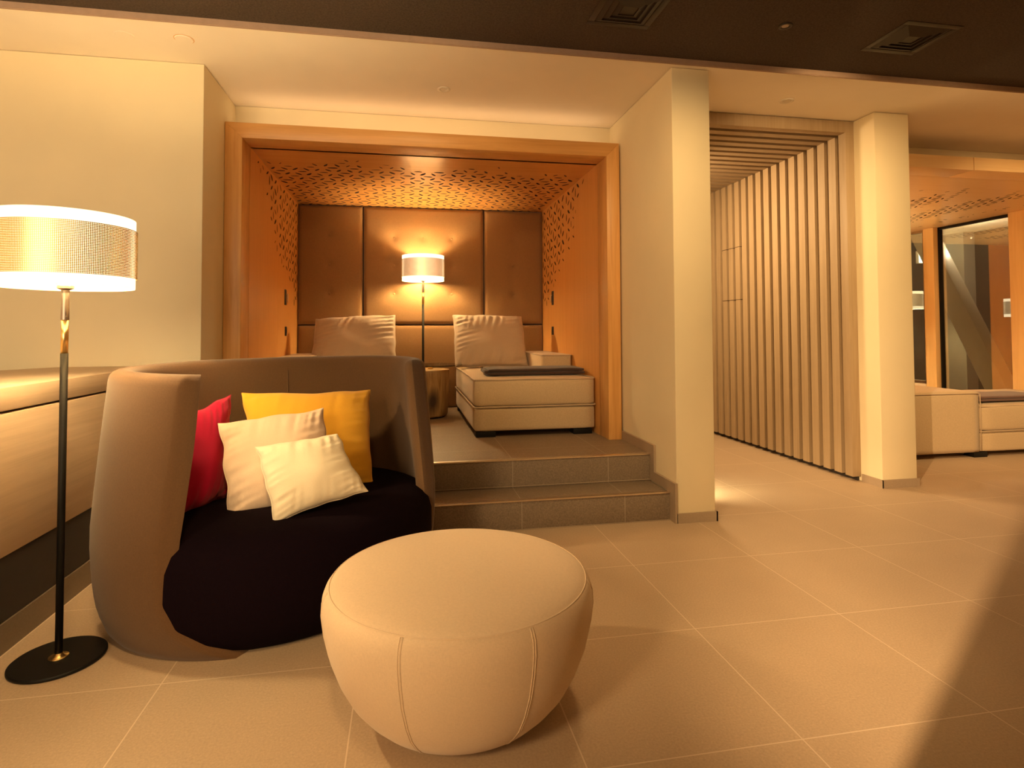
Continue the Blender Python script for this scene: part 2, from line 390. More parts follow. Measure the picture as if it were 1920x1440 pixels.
# ------------------------------------------------------------------ oak alcove
XL,XR,ZT,YB = -1.071,1.478,2.444,6.147
al = thing('oak_alcove', 'large oak-lined alcove with perforated ceiling and side panels above the steps', 'alcove', (0.2,YF,ZN))
def prism(bm, poly, y0, y1):
    a = [bm.verts.new((x,y0,z)) for x,z in poly]; b_ = [bm.verts.new((x,y1,z)) for x,z in poly]
    bm.faces.new(a); bm.faces.new(b_[::-1])
    for i in range(len(poly)):
        j = (i+1)%len(poly); bm.faces.new((a[i],b_[i],b_[j],a[j]))
XO,XP,ZO = -1.180,1.5775,2.547
for poly,mm in (([(XO,ZN),(XL,ZN),(XL,ZT),(XO,ZO)],'oak_v'),([(XP,ZN),(XR,ZN),(XR,ZT),(XP,ZO)],'oak_v'),([(XO,ZO),(XL,ZT),(XR,ZT),(XP,ZO)],'oak_x')):
    bm = new(); prism(bm,poly,YF,4.305 if mm=='oak_x' else 4.272); obj('frame', bm, mm, al, bevel=0.002)
TH = 0.03
for sx,sgn in ((XL,-1),(XR,1)):
    for (y0,y1) in ((4.275,5.195),(5.198,YB)):
        bm = new(); bx(bm,(min(sx,sx+sgn*TH),y0,ZN),(max(sx,sx+sgn*TH),y1,ZT+TH))
        def dn(u,v,y0=y0):
            y = y0+u; z = 2.444-v            # u along y, v downwards
            # front limit moves back as z goes down
            lim = 4.40+0.10*math.sin(z*9)+max(0,(2.38-z))*1.28
            return min(1.0,(y-lim)/0.55) if z>1.40 else -1
        xs = sx-sgn*0.0012
        # lattice runs upright on the walls
        petals(bm, lambda a_,b_,xs=xs,y0=y0: (xs,y0+b_,2.444-a_), 2.444-1.30, y1-y0, lambda a_,b_,f=dn: f(b_,a_), seed=3 if sx<0 else 5)
        obj('side_panel', bm, ['oak_pv','hole'], al)
bm = new(); bx(bm,(XL,4.275,ZT),(XR,YB,ZT+TH))
def dc(u,v):
    y = 4.275+v; x = XL+u
    lim = 4.56 - 0.12*math.cos((x-0.2)*1.1) + 0.10*noise.noise(Vector((x*3,7.3,0)))
    return min(1.0,(y-lim)/0.42)
petals(bm, lambda u_,v_: (XL+u_,4.275+v_,ZT-0.0012), XR-XL, YB-4.275, dc, a=0.168, seed=11)
obj('ceiling_panel', bm, ['oak_px','hole'], al)
bm = new(); bx(bm,(XL-TH-0.02,4.272,ZN),(XL-TH,YB,ZT+TH)); bx(bm,(XR+TH,4.272,ZN),(XR+TH+0.02,YB,ZT+TH)); bx(bm,(XL-0.05,YB,ZN),(XR+0.05,YB+0.1,ZT+TH)); bx(bm,(XL-0.05,4.31,ZT+TH),(XR+0.05,YB+0.1,ZT+TH+0.02))
obj('carcass', bm, 'toe', al)

# ------------------------------------------------------------------ upholstered headboard
hb = thing('headboard', 'tall buttoned brown felt wall panels lining the back of the alcove', 'headboard', (0.2,YB,ZN))
cols = [(XL+0.003,-0.430),(-0.420,0.828),(0.838,XR-0.003)]
def padded(x0,x1,z0,z1,btn,y=YB,dep=0.055):
    bm = new(); nx,nz = max(8,int((x1-x0)/0.02)),max(8,int((z1-z0)/0.02))
    g = []
    for j in range(nz+1):
        row = []
        for i in range(nx+1):
            # denser near the edge
            s = i/nx; t = j/nz
            x = x0+(x1-x0)*(0.5-0.5*math.cos(PI*s))*0.35+(x1-x0)*s*0.65; z = z0+(z1-z0)*(0.5-0.5*math.cos(PI*t))*0.35+(z1-z0)*t*0.65
            e = min(x-x0,x1-x,z-z0,z1-z)
            d = dep*(0.50+0.5*min(1,1-(1-min(1,e/0.035))**2)) + 0.012*min(1,e/0.2)
            for (bx_,bz_) in btn:
                r2 = (x-bx_)**2+(z-bz_)**2
                d -= 0.020*math.exp(-r2/(2*0.020**2)) + 0.010*math.exp(-r2/(2*0.07**2))
            row.append(bm.verts.new((x,y-d,z)))
        g.append(row)
    for j in range(nz):
        for i in range(nx): bm.faces.new((g[j][i],g[j][i+1],g[j+1][i+1],g[j+1][i]))
    # skirt back to the wall
    loop = g[0][:]+[g[j][nx] for j in range(1,nz+1)]+g[nz][:nx][::-1]+[g[j][0] for j in range(nz-1,0,-1)]
    bk = [bm.verts.new((v_.co.x,y,v_.co.z)) for v_ in loop]
    for i in range(len(loop)):
        j = (i+1)%len(loop); bm.faces.new((loop[i],bk[i],bk[j],loop[j]))
    return bm
BT = [[(-0.758,z) for z in (2.134,1.829,1.531)], [(x,z) for z in (2.121,1.829,1.532) for x in (-0.111,0.187,0.487)], [(1.150,z) for z in (2.13,1.84,1.533)]]
for (x0,x1),bt in zip(cols,BT):
    p = obj('panel', padded(x0,x1,1.217,ZT-0.003,bt), 'headboard', hb, smooth=True)
    for (bx_,bz_) in bt:
        bm = new(); bmesh.ops.create_uvsphere(bm,u_segments=16,v_segments=8,radius=0.013); bm.transform(Matrix.Translation((bx_,YB-0.040,bz_))@Matrix.Diagonal((1,0.5,1,1)))
        obj('button', bm, 'headboard', p, smooth=True)
    obj('panel', padded(x0,x1,ZN+0.003,1.207,[]), 'headboard', hb, smooth=True)

# ------------------------------------------------------------------ switches on the alcove sides
def switch(name, x, sgn, y, z, hh, label, lever, cat):
    t = thing(name, label, cat, (x,y,z)); w_ = 0.028
    bm = new(); a = x; b_ = x-sgn*0.009; bx(bm,(min(a,b_),y-w_,z-hh),(max(a,b_),y+w_,z+hh)); obj('cover_plate', bm, 'socket', t, bevel=0.002)
    if lever:
        bm = new(); c = x-sgn*0.022; tube(bm,[(x-sgn*0.008,y+0.01,z+0.025),(c,y+0.01,z+0.027)],0.004); tube(bm,[(c,y+0.01,z+0.034),(c,y+0.01,z-0.045)],0.0045); obj('reading_light_stem', bm, 'steel', t, smooth=True)
    else:
        bm = new(); lathe(bm,[(0,0),(0.018,0),(0.018,0.001),(0,0.001)],n=20); bm.transform(Matrix.Translation((b_,y,z))@Matrix.Rotation(PI/2*-sgn,4,'Y')); obj('socket_insert', bm, 'vent', t)
switch('reading_light_switch', XL,-1,5.50,1.458,0.070,'tall black switch plate with small metal stem on left side of oak alcove',True,'switch')
switch('reading_light_switch', XR,1,5.665,1.475,0.070,'tall black switch plate with small metal stem on right side of oak alcove',True,'switch')
switch('wall_socket', XL,-1,5.525,1.150,0.042,'small black socket low on left side panel of oak alcove',False,'socket')
switch('wall_socket', XR,1,5.673,1.144,0.042,'small black socket low on right side panel of oak alcove',False,'socket')

# ------------------------------------------------------------------ soft furniture helpers
def soft_box(bm, a, b_, r=0.025, puff=0.006, n=10):
    """rounded, slightly puffed upholstery block"""
    a,b_ = Vector(a),Vector(b_); c = (a+b_)/2; hs = (b_-a)/2
    t = new(); bmesh.ops.create_cube(t,size=2); bmesh.ops.subdivide_edges(t,edges=t.edges,cuts=n,use_grid_fill=True)
    for v_ in t.verts:
        p = v_.co.copy(); q = Vector((p.x*hs.x,p.y*hs.y,p.z*hs.z))
        inn = Vector([max(-(h_-r),min(h_-r,x)) for x,h_ in zip(q,hs)])
        # keep more loops near edges
        d = q-inn
        if d.length>1e-9: q = inn+d.normalized()*min(r,d.length) if sum(abs(x)>1e-9 for x in d)>1 else inn+d.normalized()*r
        w_ = (1-p.x**2)*(1-p.y**2) if abs(p.z)>0.999 else ((1-p.y**2)*(1-p.z**2) if abs(p.x)>0.999 else (1-p.x**2)*(1-p.z**2))
        nrm = Vector((p.x if abs(p.x)>0.999 else 0,p.y if abs(p.y)>0.999 else 0,p.z if abs(p.z)>0.999 else 0))
        if nrm.length>0: q += nrm.normalized()*puff*max(0,w_)
        v_.co = c+q
    vm = {}
    for v_ in t.verts: vm[v_] = bm.verts.new(v_.co)
    for f in t.faces: bm.faces.new([vm[v_] for v_ in f.verts])
    t.free()
def rect_pipe(bm, x0,x1,y0,y1,z,r=0.006,rc=0.025,wave=0.0):
    pts = []
    for (cx_,cy_,s) in ((x1-rc,y0+rc,-PI/2),(x1-rc,y1-rc,0),(x0+rc,y1-rc,PI/2),(x0+rc,y0+rc,PI)):
        for k in range(5):
            t = s+PI/2*k/4; pts.append((cx_+rc*math.cos(t),cy_+rc*math.sin(t),z))
    out = []
    for i in range(len(pts)):
        p,q = Vector(pts[i]),Vector(pts[(i+1)%len(pts)])
        m_ = max(1,int((q-p).length/0.06))
        for k in range(m_):
            v_ = p.lerp(q,k/m_); v_.z += wave*noise.noise(v_*5); out.append(v_)
    tube(bm,out,r,6,closed=True)
def cushion(TL,TR,BR,BL,th,n=30,pinch=0.04,wr=0.004,seed=0,power=0.5,wavy=0.004,back=1.0):
    """stuffed cushion between four corner points: soft sides, puckered edges, creases running in from the seams"""
    TL,TR,BR,BL = map(Vector,(TL,TR,BR,BL))
    nrm = ((TR-TL).cross(BL-TL)+(TR-BR).cross(BL-BR)*-1).normalized()
    if nrm.y>0: nrm = -nrm                      # face the camera side
    bm = new()
    ex = ((TR-TL)+(BR-BL)).normalized(); ey = ((BL-TL)+(BR-TR)).normalized()
    def P(s,t): return TL.lerp(TR,s).lerp(BL.lerp(BR,s),t)
    nz = noise.noise
    sides = []
    for sg in (1,-1):
        g = []
        for j in range(n+1):
            row = []
            for i in range(n+1):
                s = 0.5-0.5*math.cos(PI*i/n); t = 0.5-0.5*math.cos(PI*j/n)
                s = 0.6*s+0.4*i/n; t = 0.6*t+0.4*j/n
                a,b_ = 2*s-1,2*t-1
                sa = 0.5+0.5*a*(1-pinch*(1-b_**2)*abs(a)); tb = 0.5+0.5*b_*(1-pinch*(1-a**2)*abs(b_))
                p = P(sa,tb)
                # puckered outline
                p += ey*wavy*nz(Vector((a*2.4+seed,seed*1.7,0)))*abs(b_)**3*(1-a**4) + ex*wavy*nz(Vector((seed*2.3,b_*2.4+seed,4)))*abs(a)**3*(1-b_**4)
                e = (max(0,1-abs(a)**2.6)*max(0,1-abs(b_)**2.6))**power
                d = th*0.5*e*(1 if sg>0 else back)
                c = 0
                if sg>0:
                    ea,eb = abs(a)**2.5*(1-abs(a)**8),abs(b_)**2.5*(1-abs(b_)**8)
                    def crease(q,sd): 
                        v_ = nz(Vector((q*5.5+sd,sd*3.3,sd))); w_ = nz(Vector((q*11+sd,sd*1.3,9)))
                        return -abs(v_)*1.7+0.25+w_*0.5
                    c = wr*(crease(a+0.25*b_,seed+(3 if b_>0 else 8))*eb + crease(b_+0.25*a,seed+(5 if a>0 else 1))*ea)*1.6
                    c += wr*0.8*nz(Vector((a*1.6+seed,b_*1.6,seed)))*e
                row.append(p+nrm*(sg*d+c))
            g.append(row)
        sides.append(g)
    vs = [[bm.verts.new(p) for p in row] for row in sides[0]]
    vb = [[(vs[j][i] if i in (0,n) or j in (0,n) else bm.verts.new(sides[1][j][i])) for i in range(n+1)] for j in range(n+1)]
    for g,fl in ((vs,0),(vb,1)):
        for j in range(n):
            for i in range(n):
                q = [g[j][i],g[j][i+1],g[j+1][i+1],g[j+1][i]]
                bm.faces.new(q if not fl else q[::-1])
    edge_loop = [vs[0][i].co.copy() for i in range(n)]+[vs[j][n].co.copy() for j in range(n)]+[vs[n][i].co.copy() for i in range(n,0,-1)]+[vs[j][0].co.copy() for j in range(n,0,-1)]
    return bm, edge_loop

# ------------------------------------------------------------------ loungers in the alcove
def lounger(x0,x1,y0,y1,z0,label,armside,loc):
    t = thing('lounge_sofa', label, 'sofa', loc)
    bm = new(); soft_box(bm,(x0,y0+0.006,z0+0.042),(x1,y1,z0+0.222),0.02,0.003); obj('base', bm, 'sofa', t, smooth=True)
    bm = new(); soft_box(bm,(x0,y0,z0+0.226),(x1,y1,z0+0.440),0.028,0.014,14); cu = obj('seat_cushion', bm, 'sofa', t, smooth=True)
    bm = new()
    rect_pipe(bm,x0-0.003,x1+0.003,y0-0.003,y1,z0+0.229,0.006)
    rect_pipe(bm,x0+0.002,x1-0.002,y0+0.002,y1,z0+0.433,0.006,wave=0.006)
    obj('piping', bm, 'piping', cu, smooth=True)
    for fx in (x0+0.012,x1-0.17):
        for fy in (y0+0.02,y1-0.15):
            obj('foot', box((fx,fy,z0),(fx+0.15,fy+0.12,z0+0.043)), 'black', t, bevel=0.002)
    return t
sr = lounger(0.516,1.462,4.325,5.98,ZN,'beige linen lounge sofa with brown throw in right half of oak alcove',1,(0.99,5.1,ZN))
bm = new(); soft_box(bm,(1.20,4.98,ZN+0.442),(1.464,5.95,ZN+0.590),0.012,0.005); arm = obj('armrest', bm, 'sofa', sr, smooth=True)
bm = new(); rect_pipe(bm,1.198,1.466,4.978,5.95,ZN+0.585,0.005,0.015); obj('piping', bm, 'piping', arm, smooth=True)
sl = lounger(-1.055,-0.110,4.325,5.98,ZN,'beige linen lounge sofa behind the tub loveseat in left half of oak alcove',-1,(-0.58,5.1,ZN))
bm = new(); soft_box(bm,(-1.057,4.98,ZN+0.442),(-0.793,5.95,ZN+0.590),0.012,0.005); arm = obj('armrest', bm, 'sofa', sl, smooth=True)
bm = new(); rect_pipe(bm,-1.059,-0.791,4.978,5.95,ZN+0.585,0.005,0.015); obj('piping', bm, 'piping', arm, smooth=True)
def back_pillow(c, label, seed, flip):
    TL,TR,BR,BL = c
    bm,loop = cushion(TL,TR,BR,BL,0.22,n=56,pinch=0.015,wr=0.020,seed=seed,power=0.36,wavy=0.012)
    p = obj('back_cushion', bm, 'sofa_pillow', smooth=True); tag(p,label,'cushion',None)
    bm = new()
    tube(bm,loop,0.0055,6,closed=True)
    obj('piping', bm, 'piping', p, smooth=True)
    return p
back_pillow(((0.470,5.74,1.300),(1.160,5.74,1.285),(1.185,5.52,0.800),(0.480,5.54,0.800)),'plump grey-beige back cushion on right-hand alcove sofa beside the brown throw',2,1)
back_pillow(((-0.835,5.74,1.262),(-0.095,5.74,1.300),(-0.085,5.52,0.800),(-0.855,5.52,0.800)),'plump grey-beige back cushion on left-hand alcove sofa behind the tub loveseat',5,-1)
# folded throw
def fold(name, x0,x1,y0,y1,z,h,layers,matn,label,skew=0.0,rot=0):
    bm = new(); n = 26
    prof = []
    # serpentine folded section (x runs along; fold seen at the left end)
    for k in range(layers):
        zz = z+h*(k+0.5)/layers; r = h/layers*0.5*1.02
        a = new(); soft_box(a,(x0+0.012*(k%2),y0+0.004*k,z+h*k/layers),(x1-0.006*k,y1-0.004*k,z+h*(k+1)/layers+0.001),r*0.92,0.003,12)
        for v_ in a.verts:
            v_.co.z += 0.004*noise.noise(v_.co*6)*(k+1)*0.5 if k else 0
        vm = {v_:bm.verts.new(v_.co) for v_ in a.verts}
        for f in a.faces: bm.faces.new([vm[q] for q in f.verts])
        a.free()
    tube(bm,[(x0+0.008,y0+0.03,z+h/layers*0.9),(x0-0.006,y0+0.05,z+h*0.5),(x0+0.004,(y0+y1)/2,z+h*0.5),(x0,y1-0.04,z+h*0.5)],h*0.30,8)
    if rot:
        bm.transform(Matrix.Translation(((x0+x1)/2,(y0+y1)/2,0))@Matrix.Rotation(rot,4,'Z')@Matrix.Translation((-(x0+x1)/2,-(y0+y1)/2,0)))
    o = obj(name, bm, matn, smooth=True); return tag(o,label,'throw')
fold('folded_throw',0.640,1.440,4.50,4.86,ZN+0.452,0.050,2,'throw','dark brown folded throw lying on the right-hand alcove sofa')

# ------------------------------------------------------------------ stump side table
SX,SY = 0.20,5.50
sp_ = thing('stump_side_table', 'tree stump side table with glass disc between the alcove sofas', 'side table', (SX,SY,ZN))
def sw(t,z): return 1+0.03*math.sin(3*t+1.2)+0.025*math.sin(7*t+z*6)+0.012*math.sin(13*t+z*15)
bm = new(); lathe(bm,[(0,0.014),(0.182,0.014),(0.190,0.03),(0.193,0.1),(0.200,0.25),(0.208,0.40),(0.210,0.437),(0.204,0.444)],(SX,SY,ZN),72,0,sw)
obj('trunk', bm, 'bark', sp_, smooth=True)
bm = new(); lathe(bm,[(0,0.4465),(0.19,0.4465),(0.206,0.4435),(0.204,0.438)],(SX,SY,ZN),72,0,sw); obj('cut_top', bm, 'stump_top', sp_)
bm = new(); lathe(bm,[(0,0),(0.17,0),(0.17,0.015),(0,0.015)],(SX,SY,ZN),40); obj('glide', bm, 'black', sp_)
bm = new(); lathe(bm,[(0,0.446),(0.023,0.446),(0.023,0.482),(0,0.482)],(SX+0.035,SY,ZN),28); obj('stem', bm, 'gold', sp_, smooth=False, bevel=0.002)
bm = new(); lathe(bm,[(0,0.482),(0.250,0.482),(0.254,0.486),(0.250,0.490),(0,0.490)],(SX+0.085,SY-0.02,ZN),64); obj('glass_top', bm, 'tglass', sp_, smooth=False)

# ------------------------------------------------------------------ floor lamps
def lamp(name,label,loc,power,group='drum floor lamps'):
    t = thing(name,label,'floor lamp',loc,0,group,local=True)
    bm = new(); lathe(bm,[(0,0),(0.140,0),(0.143,0.003),(0.143,0.009),(0.139,0.012),(0,0.012)],n=72); b0 = obj('base', bm, 'black', t, smooth=False)
    for p in b0.data.polygons: p.use_smooth = abs(p.normal.z)<0.9
    bm = new(); lathe(bm,[(0.030,0.0121),(0.0305,0.0140),(0.029,0.0150),(0.016,0.0160),(0.0125,0.026),(0.0,0.026)],n=40); obj('collar', bm, 'gold', t, smooth=True)
    bm = new(); lathe(bm,[(0,0.026),(0.0118,0.026),(0.0118,1.074),(0,1.074)],n=24); obj('pole', bm, 'black', t, smooth=True)
    bm = new(); lathe(bm,[(0,1.074),(0.0112,1.074),(0.0122,1.194),(0,1.194)],n=24); obj('brass_sleeve', bm, 'gold', t, smooth=True)
    bm = new(); lathe(bm,[(0,1.194),(0.0128,1.194),(0.0115,1.290),(0.013,1.300),(0.026,1.306),(0.026,1.316),(0,1.316)],n=32); obj('neck', bm, 'dark_metal', t, smooth=False)
    # shade: diffuser drum with a wrapped perforated band, spider arms and bulb
    R = 0.210; z0,z1 = 1.309,1.562
    bm = new(); lathe(bm,[(R,z0),(R,z1),(R-0.003,z1),(R-0.003,z0),(R,z0)],n=96); sh = obj('lamp_shade', bm, 'diffuser', t, smooth=True)
    for p in sh.data.polygons: p.use_smooth = abs(p.normal.z)<0.5
    bm = new(); lathe(bm,[(R+0.004,z0+0.037),(R+0.004,z1-0.040)],n=96); lathe(bm,[(R+0.0060,z0+0.037),(R+0.0060,z1-0.040)],n=96); obj('perforated_band', bm, 'mesh', sh, smooth=True)
    bm = new()
    for k in range(3):
        a = 2*PI*k/3+0.4; tube(bm,[(0.02*math.cos(a),0.02*math.sin(a),1.32),((R-0.004)*math.cos(a),(R-0.004)*math.sin(a),1.345)],0.0025,6)
    obj('spider', bm, 'steel', sh, smooth=True)
    bm = new(); bmesh.ops.create_uvsphere(bm,u_segments=20,v_segments=12,radius=0.034); bm.transform(Matrix.Translation((0,0,1.415))); lathe(bm,[(0,1.316),(0.014,1.316),(0.014,1.385),(0,1.385)],n=16)
    obj('bulb', bm, 'bulb', sh, smooth=True)
    return t
M['bulb'] = emis('bulb_glow', (1.0,0.71,0.33), 600)
L1 = lamp('floor_lamp','tall floor lamp with drum shade beside the taupe loveseat, nearest the camera',(-1.195,2.306,0),0)
L2 = dup(L1,(0.180,5.855,ZN),0.6,'floor lamp glowing between the two sofas in the oak alcove')
L3 = dup(L1,(5.50,6.62,0),1.0,'floor lamp mirrored in the window of the right-hand lounge')
# ------------------------------------------------------------------ counter along the left wall
XB = -1.413
ct = thing('wooden_counter', 'long pale wooden counter with sloping front along the left wall', 'counter', (-1.9,1.5,0))
obj('plinth', box((-3.2,-0.6,0),(XB,3.655,0.108)), 'base_dark', ct)
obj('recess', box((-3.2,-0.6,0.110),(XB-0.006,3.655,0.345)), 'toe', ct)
obj('front_panel', box((XB-0.03,-0.6,0.346),(XB,3.655,0.858)), 'counter', ct, bevel=0.002)
obj('body', box((-3.0,-0.6,0.346),(XB-0.032,3.655,0.868)), 'toe', ct)
bm = new()
poly = [(XB,3.655),(XB,-0.6)]+[(-2.30,-0.6)]
for k in range(21):
    t = k/20; y = -0.6+4.255*t
    poly.append((-2.30+ (0.0 if y<2.6 else 0.9*((y-2.6)/1.06)**2*0.42),y))
a = [bm.verts.new((x,y,0.867)) for x,y in poly]; b_ = [bm.verts.new((x,y,0.953)) for x,y in poly]
bm.faces.new(a); bm.faces.new(b_[::-1])
for i in range(len(poly)):
    j = (i+1)%len(poly); bm.faces.new((a[i],b_[i],b_[j],a[j]))
obj('worktop', bm, 'counter', ct, bevel=0.003)

# ------------------------------------------------------------------ tub loveseat
CHX,CHY = -0.369,2.510; CHR = 0.57
ch = thing('tub_loveseat', 'high-backed taupe tub loveseat with dark aubergine seat', 'loveseat', (CHX,CHY,0), CHR, local=True)
CV,CA,CB,CBF = 0.332,0.661,0.378,0.590          # centre and half axes of the plan
def oscale(z):
    P_ = [(0,0.965),(0.03,1.0),(0.08,1.035),(0.16,1.06),(0.28,1.078),(0.40,1.084),(0.7,1.045),(1.0,1.0)]
    for (a,p),(b_,q) in zip(P_,P_[1:]):
        if z<=b_:
            t = (z-a)/(b_-a); return p+(q-p)*t
    return 1.0
def smooth_scale(z):
    return sum(oscale(max(0,min(1,z+d)))*w_ for d,w_ in ((-0.05,0.2),(-0.025,0.2),(0,0.2),(0.025,0.2),(0.05,0.2))) if z>0.05 else oscale(z)
def interp(P,z):
    for (a,p),(b_,q) in zip(P,P[1:]):
        if z<=b_:
            t = max(0,(z-a)/(b_-a)); return p+(q-p)*t
    return P[-1][1]
def th_tip(z):
    return math.radians(interp([(0,150),(0.05,141),(0.12,133),(0.22,129.5),(0.35,130),(0.5,131.5),(0.75,133.5),(1.0,134)],z))
T = 0.088
def shell_mesh():
    bm = new()
    zs_out = [0.0,0.012,0.03,0.055,0.085,0.12,0.16,0.21,0.27,0.34,0.42,0.52,0.62,0.72,0.82,0.90,0.955]
    sec = [(z,0.0) for z in zs_out]                     # (z, inward offset)
    rr = T/2
    for k in range(1,8):
        a = PI*k/8; sec.append((0.962+0.034*math.sin(a)*1.0,rr-rr*math.cos(a)))
    sec += [(z,T) for z in zs_out[::-1]]
    NT = 96; g = []
    for i in range(NT+1):
        s = -1+2*i/NT
        col = []
        for (z,off) in sec:
            tip = th_tip(z); th = s*tip
            sc = smooth_scale(z)
            # wing tips are rounded in plan: thin the wall in the last few degrees
            arc = (1-abs(s))*tip*0.66
            k_ = 1.0
            if arc<T/2: k_ = math.sqrt(max(0,1-(1-arc/(T/2))**2))
            o2 = T/2+(off-T/2)*k_
            # thicken the back rest towards the seat
            cth = math.cos(th); bb = CB*min(sc,1.0) if cth>0 else CBF*sc
            a_ = CA*sc-o2; b2 = bb-o2
            zz = z*(1.0+0.020*max(0.0,min(1.0,(s+1)/0.8)))
            x = a_*math.sin(th); y = CV+b2*math.cos(th)
            # slight recline of the back
            y += 0.02*z*max(0,math.cos(th))
            col.append(bm.verts.new((x,y,zz)))
        g.append(col)
    for i in range(NT):
        for j in range(len(sec)-1):
            bm.faces.new((g[i][j],g[i+1][j],g[i+1][j+1],g[i][j+1]))
    n = len(sec)
    for c in (g[0],g[-1]):
        # close the rounded tip
        for j in range((n-1)//2):
            a,b_,c_,d = c[j],c[j+1],c[n-2-j],c[n-1-j]
            try: bm.faces.new((a,b_,c_,d))
            except ValueError: pass
    return bm
obj('shell', shell_mesh(), 'taupe', ch, smooth=True)
def seat_mesh():
    bm = new(); n = 96
    prof = [(0.0,0.86),(0.02,0.91),(0.06,0.96),(0.13,1.01),(0.22,1.035),(0.32,1.035),(0.375,1.015),(0.405,0.975),(0.424,0.92),(0.434,0.86),(0.443,0.6),(0.447,0.3)]
    rings = []
    for z,s in prof:
        rings.append([bm.verts.new((CA*s*(0.93+0.09*min(1,max(0,-2.2*math.cos(t))))*math.sin(t), CV+ (CB*s*0.86 if math.cos(t)>0 else CBF*s*1.03)*math.cos(t), z)) for t in [2*PI*i/n for i in range(n)]])
    bm.faces.new(rings[0][::-1])
    for a,b_ in zip(rings,rings[1:]):
        for i in range(n): bm.faces.new((a[i],a[(i+1)%n],b_[(i+1)%n],b_[i]))
    c = bm.verts.new((0,CV,0.449))
    for i in range(n): bm.faces.new((rings[-1][i],rings[-1][(i+1)%n],c))
    return bm
obj('seat', seat_mesh(), 'aubergine', ch, smooth=True)
# seam up the outside of the back and the little woven tag
bm = new(); pts = []
for z in [0.44+0.03*k for k in range(18)]:
    sc = smooth_scale(z); th = math.radians(14); o2 = T+0.0005
    pts.append(((CA*sc-o2)*math.sin(th),CV+(CB*min(sc,1)-o2)*math.cos(th)+0.02*z*math.cos(th),z))
tube(bm,pts,0.0025,6); obj('back_seam', bm, 'taupe', ch, smooth=True)

# cushions on the loveseat
def pillow(name,label,c,th,matn,seed,pinch=0.045,wr=0.010,power=0.50,wavy=0.011):
    bm,loop = cushion(*c,th,n=60,pinch=pinch,wr=wr,seed=seed,power=power,wavy=wavy)
    p = obj(name, bm, matn, smooth=True); tag(p,label,'cushion','cushions on the loveseat')
    bm = new(); tube(bm,loop,0.0018,5,closed=True); obj('seam', bm, matn, p, smooth=True)
    return p
PIL = {"yellow": [[-0.7451, 2.86, 0.8643], [-0.1714, 2.98, 0.8541], [-0.1452, 2.8, 0.4297], [-0.6573, 2.66, 0.4991]], "red": [[-0.9759, 2.56, 0.7766], [-0.7747, 2.8, 0.8641], [-0.7489, 2.66, 0.4359], [-0.9102, 2.4, 0.4189]], "pink": [[-0.7742, 2.62, 0.7628], [-0.3599, 2.7, 0.8056], [-0.2903, 2.55, 0.4418], [-0.6851, 2.45, 0.4151]], "cream": [[-0.589, 2.46, 0.6887], [-0.2795, 2.52, 0.7178], [-0.1477, 2.44, 0.4953], [-0.4849, 2.32, 0.4261]]}
pillow('mustard_cushion','mustard yellow cushion at the back of the loveseat',PIL['yellow'],0.17,'yellow',1.3)
pillow('red_cushion','bright red cushion half hidden by the loveseat wing',PIL['red'],0.15,'red',4.1)
pillow('blush_cushion','blush cream cushion in the middle, behind the smallest cushion',PIL['pink'],0.15,'pink',2.7)
pillow('cream_cushion','smallest cream white cushion, frontmost on the loveseat',PIL['cream'],0.14,'cream',6.2)

# ------------------------------------------------------------------ round ottoman
OX,OY = 0.168,1.812
ot = thing('ottoman', 'large round oatmeal fabric ottoman in front of the loveseat', 'ottoman', (OX,OY,0), local=True)
prof = [(0.0,0.016),(0.19,0.016),(0.235,0.022),(0.28,0.045),(0.31,0.075),(0.338,0.11),(0.365,0.16),(0.388,0.22),(0.402,0.28),(0.409,0.335),(0.407,0.37),(0.400,0.388),(0.392,0.398),(0.386,0.4005),(0.380,0.4035),(0.365,0.4095),(0.30,0.4165),(0.18,0.4215),(0.0,0.423)]
bm = new(); lathe(bm,prof,n=128); obj('body', bm, 'ottoman', ot, smooth=True)
bm = new()
for ang in (-116.5,-68,-18,33,84,135,-170):
    a = math.radians(ang)
    for da in (-0.009,0.009):
        tube(bm,[((r+0.0003)*math.cos(a+da),(r+0.0003)*math.sin(a+da),z) for r,z in prof[2:13]],0.0016,5)
    tube(bm,[((r-0.0016)*math.cos(a),(r-0.0016)*math.sin(a),z) for r,z in prof[2:13]],0.0024,5)
rr = [((0.3885)*math.cos(2*PI*k/96),(0.3885)*math.sin(2*PI*k/96),0.3995) for k in range(96)]
tube(bm,rr,0.0022,5,closed=True)
obj('seam', bm, 'ottoman', ot, smooth=True)
for k in range(4):
    a = math.radians(-62+90*k); bm = new(); lathe(bm,[(0,0),(0.022,0),(0.022,0.018),(0,0.018)],(0.150*math.cos(a),0.150*math.sin(a),0),20); obj('foot', bm, 'black', ot)

# ------------------------------------------------------------------ slatted corridor lining
sc_ = thing('slatted_screen', 'grey oak slatted wall and ceiling lining the corridor beside the pillar', 'slatted screen', (3.38,3.85,0))
YS = 3.850; XSF = 3.378; ZS = 2.655
bm = new(); bx(bm,(XSF-0.055,YS,0.035),(3.3955,YS+0.075,ZC-0.004)); bx(bm,(1.8435,YS,ZS),(XSF-0.055,YS+0.075,ZC-0.004))
obj('frame', bm, 'slat', sc_, bevel=0.002)
bm = new(); k = 0; y = YS+0.122
while y<8.0:
    for za,zb in ((0.035,ZS),): bx(bm,(XSF-0.045,y,za),(XSF+0.004,y+0.078,zb))
    y += 0.1215; k += 1
bx(bm,(XSF+0.004,YS+0.05,0.035),(3.3955,8.1,ZS+0.03),1)
obj('side_slats', bm, ['slat','slat_back'], sc_)
bm = new(); y = YS+0.122
while y<8.0:
    bx(bm,(1.8435,y,ZS),(XSF-0.012,y+0.072,ZS+0.05)); y += 0.1215
